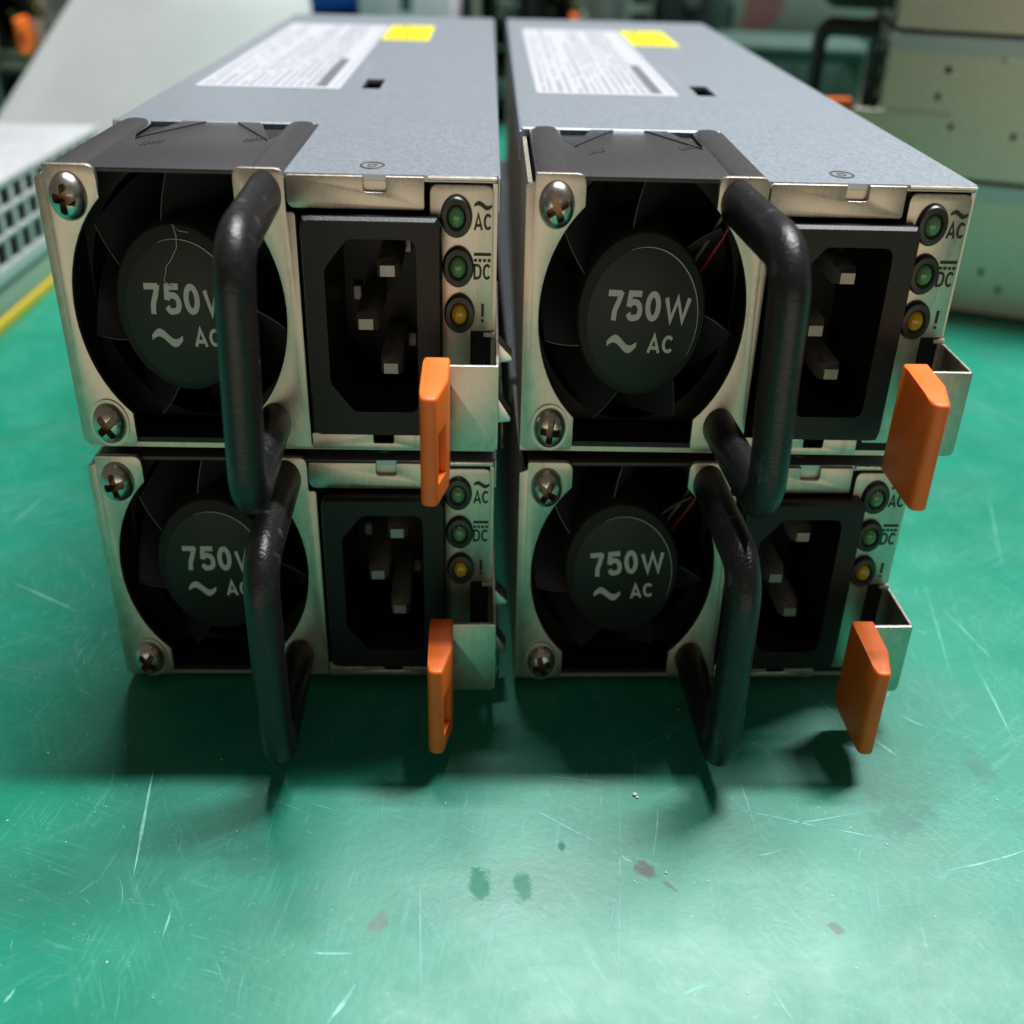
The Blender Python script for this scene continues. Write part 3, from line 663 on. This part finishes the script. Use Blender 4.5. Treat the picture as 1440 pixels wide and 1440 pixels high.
# blue bag on a dark case
dc = lone('equipment_case', 'dark flat case under the blue bag behind the foam', 'case'); turn(dc, -72, 480, 4)
sub('body', lambda bm: box(bm, -22, 20, 0, 90, 0, 48, 2.5), 'dark_case', dc); sub('lid', lambda bm: box(bm, -22.5, 20.5, -0.5, 90.5, 48.6, 55, 2), 'dark_case', dc)
for x in (-12, 8): sub('latch', lambda bm: box(bm, x, x+5, -2, 0.2, 42, 52, 0.8), 'grey_case', dc)
def bag(bm):
    bmesh.ops.create_icosphere(bm, subdivisions=4, radius=1.0); rr = random.Random(5)
    for vv in bm.verts:
        c = vv.co; k = 1+0.06*math.sin(c.x*5+c.z*3)+0.05*math.sin(c.y*7-c.x*4)
        p = [math.copysign(abs(q)**0.6, q)*k for q in c]
        vv.co = Vector((p[0]*21, p[1]*40, max(-0.98, p[2])*19))
bg_ = sub('blue_bag', bag, 'blue_cloth', None, angle=180); bg_.location = (-69*MM, 522*MM, (TZ+55+18.4)*MM); bg_['label'] = 'crumpled blue bag lying on the dark case behind'; bg_['category'] = 'bag'
# white carton
wc = lone('carton', 'pale grey carton behind the front stacks, beside the blue bag', 'box'); turn(wc, -28, 480, -3)
sub('side', lambda bm: box(bm, -25, 24, 0, 60, 0, 92, 1.2), 'white_card', wc); sub('flap', lambda bm: box(bm, -25.5, 24.5, -0.6, 30, 92.3, 93.6, 0.4), 'white_card', wc)
sub('flap', lambda bm: box(bm, -25.5, 24.5, 30.6, 60.6, 92.3, 93.6, 0.4), 'white_card', wc); sub('tape', lambda bm: box(bm, -3, 3, -0.9, -0.05, 60, 92, 0.1), 'grey_case', wc)
# dark and grey equipment further right
gm_ = lone('equipment_module', 'grey equipment module with a dark slotted front behind the right stack', 'module'); turn(gm_, 93, 505, 2)
sub('body', lambda bm: box(bm, -12, 12, 0, 120, 0, 96, 1.5), 'pale_green', gm_); sub('front_panel', lambda bm: box(bm, -11, -3, -1.5, 0.2, 4, 92, 0.5), 'grey_case', gm_)
for k in range(9): sub('slot', lambda bm: box(bm, -1, 10, -0.8, 0.3, 8+k*9.5, 13+k*9.5, 0.4), 'dark_case', gm_)
dm = lone('equipment_module', 'black equipment module with a round knob behind the right stack', 'module'); turn(dm, 122, 500, -2)
sub('body', lambda bm: box(bm, -14, 11, 0, 120, 0, 96, 1.5), 'dark_case', dm); sub('knob', lambda bm: lathe_y(bm, 2, 68, [(0, -6), (3.5, -6), (4, -5), (4, 0.2), (0, 0.2)], 24), 'grey_case', dm)
for z in (20, 44, 84): sub('panel_screw', lambda bm: lathe_y(bm, -10, z, [(0, -1.2), (1.3, -1), (1.5, 0.2), (0, 0.2)], 16), 'grey_case', dm)
# green crate with a pink slip and a pale board
gc = lone('green_crate', 'dark green crate behind the right front stack', 'crate'); turn(gc, 150, 395, -8)
sub('body', lambda bm: box(bm, -26, 40, 0, 60, 0, 52, 1.5), 'green_case', gc); sub('rim', lambda bm: box(bm, -27.5, 41.5, -1.5, 61.5, 52.2, 57, 1.5), 'green_case', gc)
for x in (-20, 4, 28): sub('rib', lambda bm: box(bm, x, x+4, -1.6, 0.2, 3, 49, 0.8), 'green_case', gc)
pb = lone('pale_board', 'pale board with a pink slip standing behind the green crate', 'board'); turn(pb, 172, 470, -6)
sub('sheet', lambda bm: box(bm, -30, 62, 0, 5, 0, 110, 1.0), 'pale_green', pb); sub('pink_slip', lambda bm: prism(bm, [(-26, 52), (-8, 60), (-2, 84), (-24, 84)], -0.6, -0.1, 'y'), 'pink_card', pb)
gp = lone('green_cabinet', 'narrow green cabinet standing behind the black module', 'cabinet'); turn(gp, 139, 510, 0)
sub('sheet', lambda bm: box(bm, -5, 8, 0, 40, 0, 100, 1.0), 'green_case', gp); sub('edge_strip', lambda bm: box(bm, -6.5, -4.8, -1, 41, 0, 101, 0.4), 'grey_case', gp)
# more dark equipment closing the view at the left
le = lone('equipment_rack', 'dark equipment rack at the far left behind the foam', 'rack'); turn(le, -200, 560, 6)
sub('body', lambda bm: box(bm, -120, 95, 0, 60, 0, 120, 2), 'dark_case', le)
for k in range(5): sub('shelf_strip', lambda bm: box(bm, -118, 93, -2.5, 0.2, 12+k*22, 16+k*22, 0.6), 'grey_case', le)
re_ = lone('equipment_rack', 'dark equipment rack across the far back behind everything', 'rack'); turn(re_, 120, 640, 0)
sub('body', lambda bm: box(bm, -190, 230, 0, 60, 0, 125, 2), 'dark_case', re_)
for k in range(5): sub('shelf_strip', lambda bm: box(bm, -188, 228, -2.5, 0.2, 12+k*22, 16+k*22, 0.6), 'grey_case', re_)

# lint thread on the upper left hub
lt = sub('lint_thread', lambda bm: tubepath(bm, [(-24.0, 0.05, 72.0), (-25.2, 0.0, 72.2), (-25.9, -0.1, 73.1), (-25.6, 0.0, 71.6), (-25.7, 0.0, 70.0), (-26.6, 0.0, 68.4), (-27.4, 0.0, 67.4), (-27.5, -0.1, 66.6), (-27.9, 0.0, 65.6), (-27.4, 0.0, 65.0), (-26.9, 0.0, 64.7)], 0.062, 6), 'thread', None)
lt['label'] = 'fine white lint thread stuck on the upper left fan hub'; lt['category'] = 'thread'

# ------------------------------------------------------------------ scratches and dust on the mat
LONG = [(-32.8, -21.3, -30.1, -40.7, 3), (40.0, -28.6, 38.2, -37.1, 1.5), (77.3, -39.4, 89.5, -35.8, 2), (50.8, -28.1, 63.0, -31.8, 2), (63.0, -31.8, 71.8, -34.2, 1.5), (22.4, -28.3, 31.8, -35.2, 2), (31.8, -35.2, 36.7, -39.0, 1.5), (57.2, -31.2, 69.5, -28.6, 1.2), (53.0, -22.0, 53.2, -33.2, 1.2), (75.8, -13.3, 78.7, -18.0, 2), (81.7, -7.3, 85.2, -10.3, 1.5), (99.1, 3.0, 97.6, -14.7, 1.5), (69.5, -3.9, 71.4, -7.4, 1.2), (23.2, -21.5, 36.0, -23.6, 1), (-23.9, -46.1, -23.9, -50.4, 1.2), (0.4, -56.9, -2.3, -62.0, 3), (51.9, -37.0, 56.1, -35.7, 1.5), (47.9, -32.5, 51.2, -31.2, 1.2), (100.0, 21.9, 103.1, 7.0, 1.2), (99.4, 31.4, 93.5, 1.0, 1), (125.9, 66.1, 116.9, 36.8, 1), (142.7, 121.5, 150.4, 104.0, 1), (-71.4, 28.0, -56.8, 19.1, 1.5), (-77.7, 60.6, -80.5, 48.7, 1.2), (-5.2, -52.5, 0.0, -52.6, 2), (-39.1, -57.4, -39.6, -59.3, 2), (38.9, -58.3, 42.6, -56.9, 2), (7.1, -41.5, 8.2, -58.3, 0.8), (35.1, -22.9, 30.8, -62.0, 0.6), (49.5, -56.4, 51.5, -62.0, 1)]
mat('scratch', (0.20, 0.52, 0.43), 0.42, noise=(500, 0.6, 1.35, (1, 1, 1)))
rs = random.Random(11)
def scratch(bm, x0, y0, x1, y1, wd, bend=0.0):
    n = 5; d = Vector((x1-x0, y1-y0)); nn = Vector((-d.y, d.x)).normalized(); prev = None
    for i in range(n+1):
        t = i/n; c = Vector((x0, y0))+d*t+nn*bend*math.sin(PI*t)+nn*rs.uniform(-.04, .04); h = wd*0.5*(0.15+0.85*math.sin(PI*min(1, max(0.03, t))))*rs.uniform(.6, 1.2)
        cur = (bm.verts.new((c.x+nn.x*h, c.y+nn.y*h, TZ+0.02)), bm.verts.new((c.x-nn.x*h, c.y-nn.y*h, TZ+0.02)))
        if prev: bm.faces.new((prev[0], prev[1], cur[1], cur[0]))
        prev = cur
def scratches(bm):
    for x0, y0, x1, y1, wd in LONG: scratch(bm, x0, y0, x1, y1, wd*0.17, rs.uniform(-.25, .25))
    for k in range(1300):
        x = rs.uniform(-60, 120); y = rs.uniform(-66, 30) if k < 1050 else rs.uniform(20, 170)
        if -44 < x < 80 and y > 0: x = rs.choice((rs.uniform(-80, -46), rs.uniform(82, 170)))
        a = rs.choice((rs.gauss(-0.5, .35), rs.gauss(1.4, .3), rs.uniform(0, PI))); l = rs.expovariate(1/1.6)+0.3
        scratch(bm, x, y, x+l*math.cos(a), y+l*math.sin(a), rs.choice((0.03, 0.04, 0.05, 0.07)), rs.gauss(0, .04)*l)
def up_only(bm):
    scratches(bm); bmesh.ops.recalc_face_normals(bm, faces=bm.faces)
    for f in bm.faces:
        if f.normal.z < 0: f.normal_flip()
so_ = sub('scratches', up_only, 'scratch', None); so_['kind'] = 'stuff'; so_['label'] = 'fine pale scratches across the green mat'
def dust(bm):
    for k in range(420):
        x = rs.uniform(-60, 115); y = rs.uniform(-66, 60)
        if -44 < x < 80 and y > -1: continue
        r = rs.choice((0.03, 0.04, 0.05, 0.05, 0.07, 0.1))
        mtx = Matrix.Translation((x, y, TZ+r*0.7)) @ Matrix.Rotation(rs.uniform(0, 6), 4, 'Z') @ Matrix.Diagonal((r*rs.uniform(.6, 2), r, r*.8, 1))
        bmesh.ops.create_icosphere(bm, subdivisions=1, radius=1, matrix=mtx)
    for (x, y, r) in ((37.1, -25.6, 0.38), (37.4, -26.1, 0.25), (39.6, -39.9, 0.2), (92, 60, 0.5)):
        bmesh.ops.create_icosphere(bm, subdivisions=1, radius=1, matrix=Matrix.Translation((x, y, TZ+r*.6)) @ Matrix.Diagonal((r, r*.8, r*.7, 1)))
du = sub('dust', dust, 'dust', None); du['kind'] = 'stuff'; du['label'] = 'white dust specks scattered over the green mat'
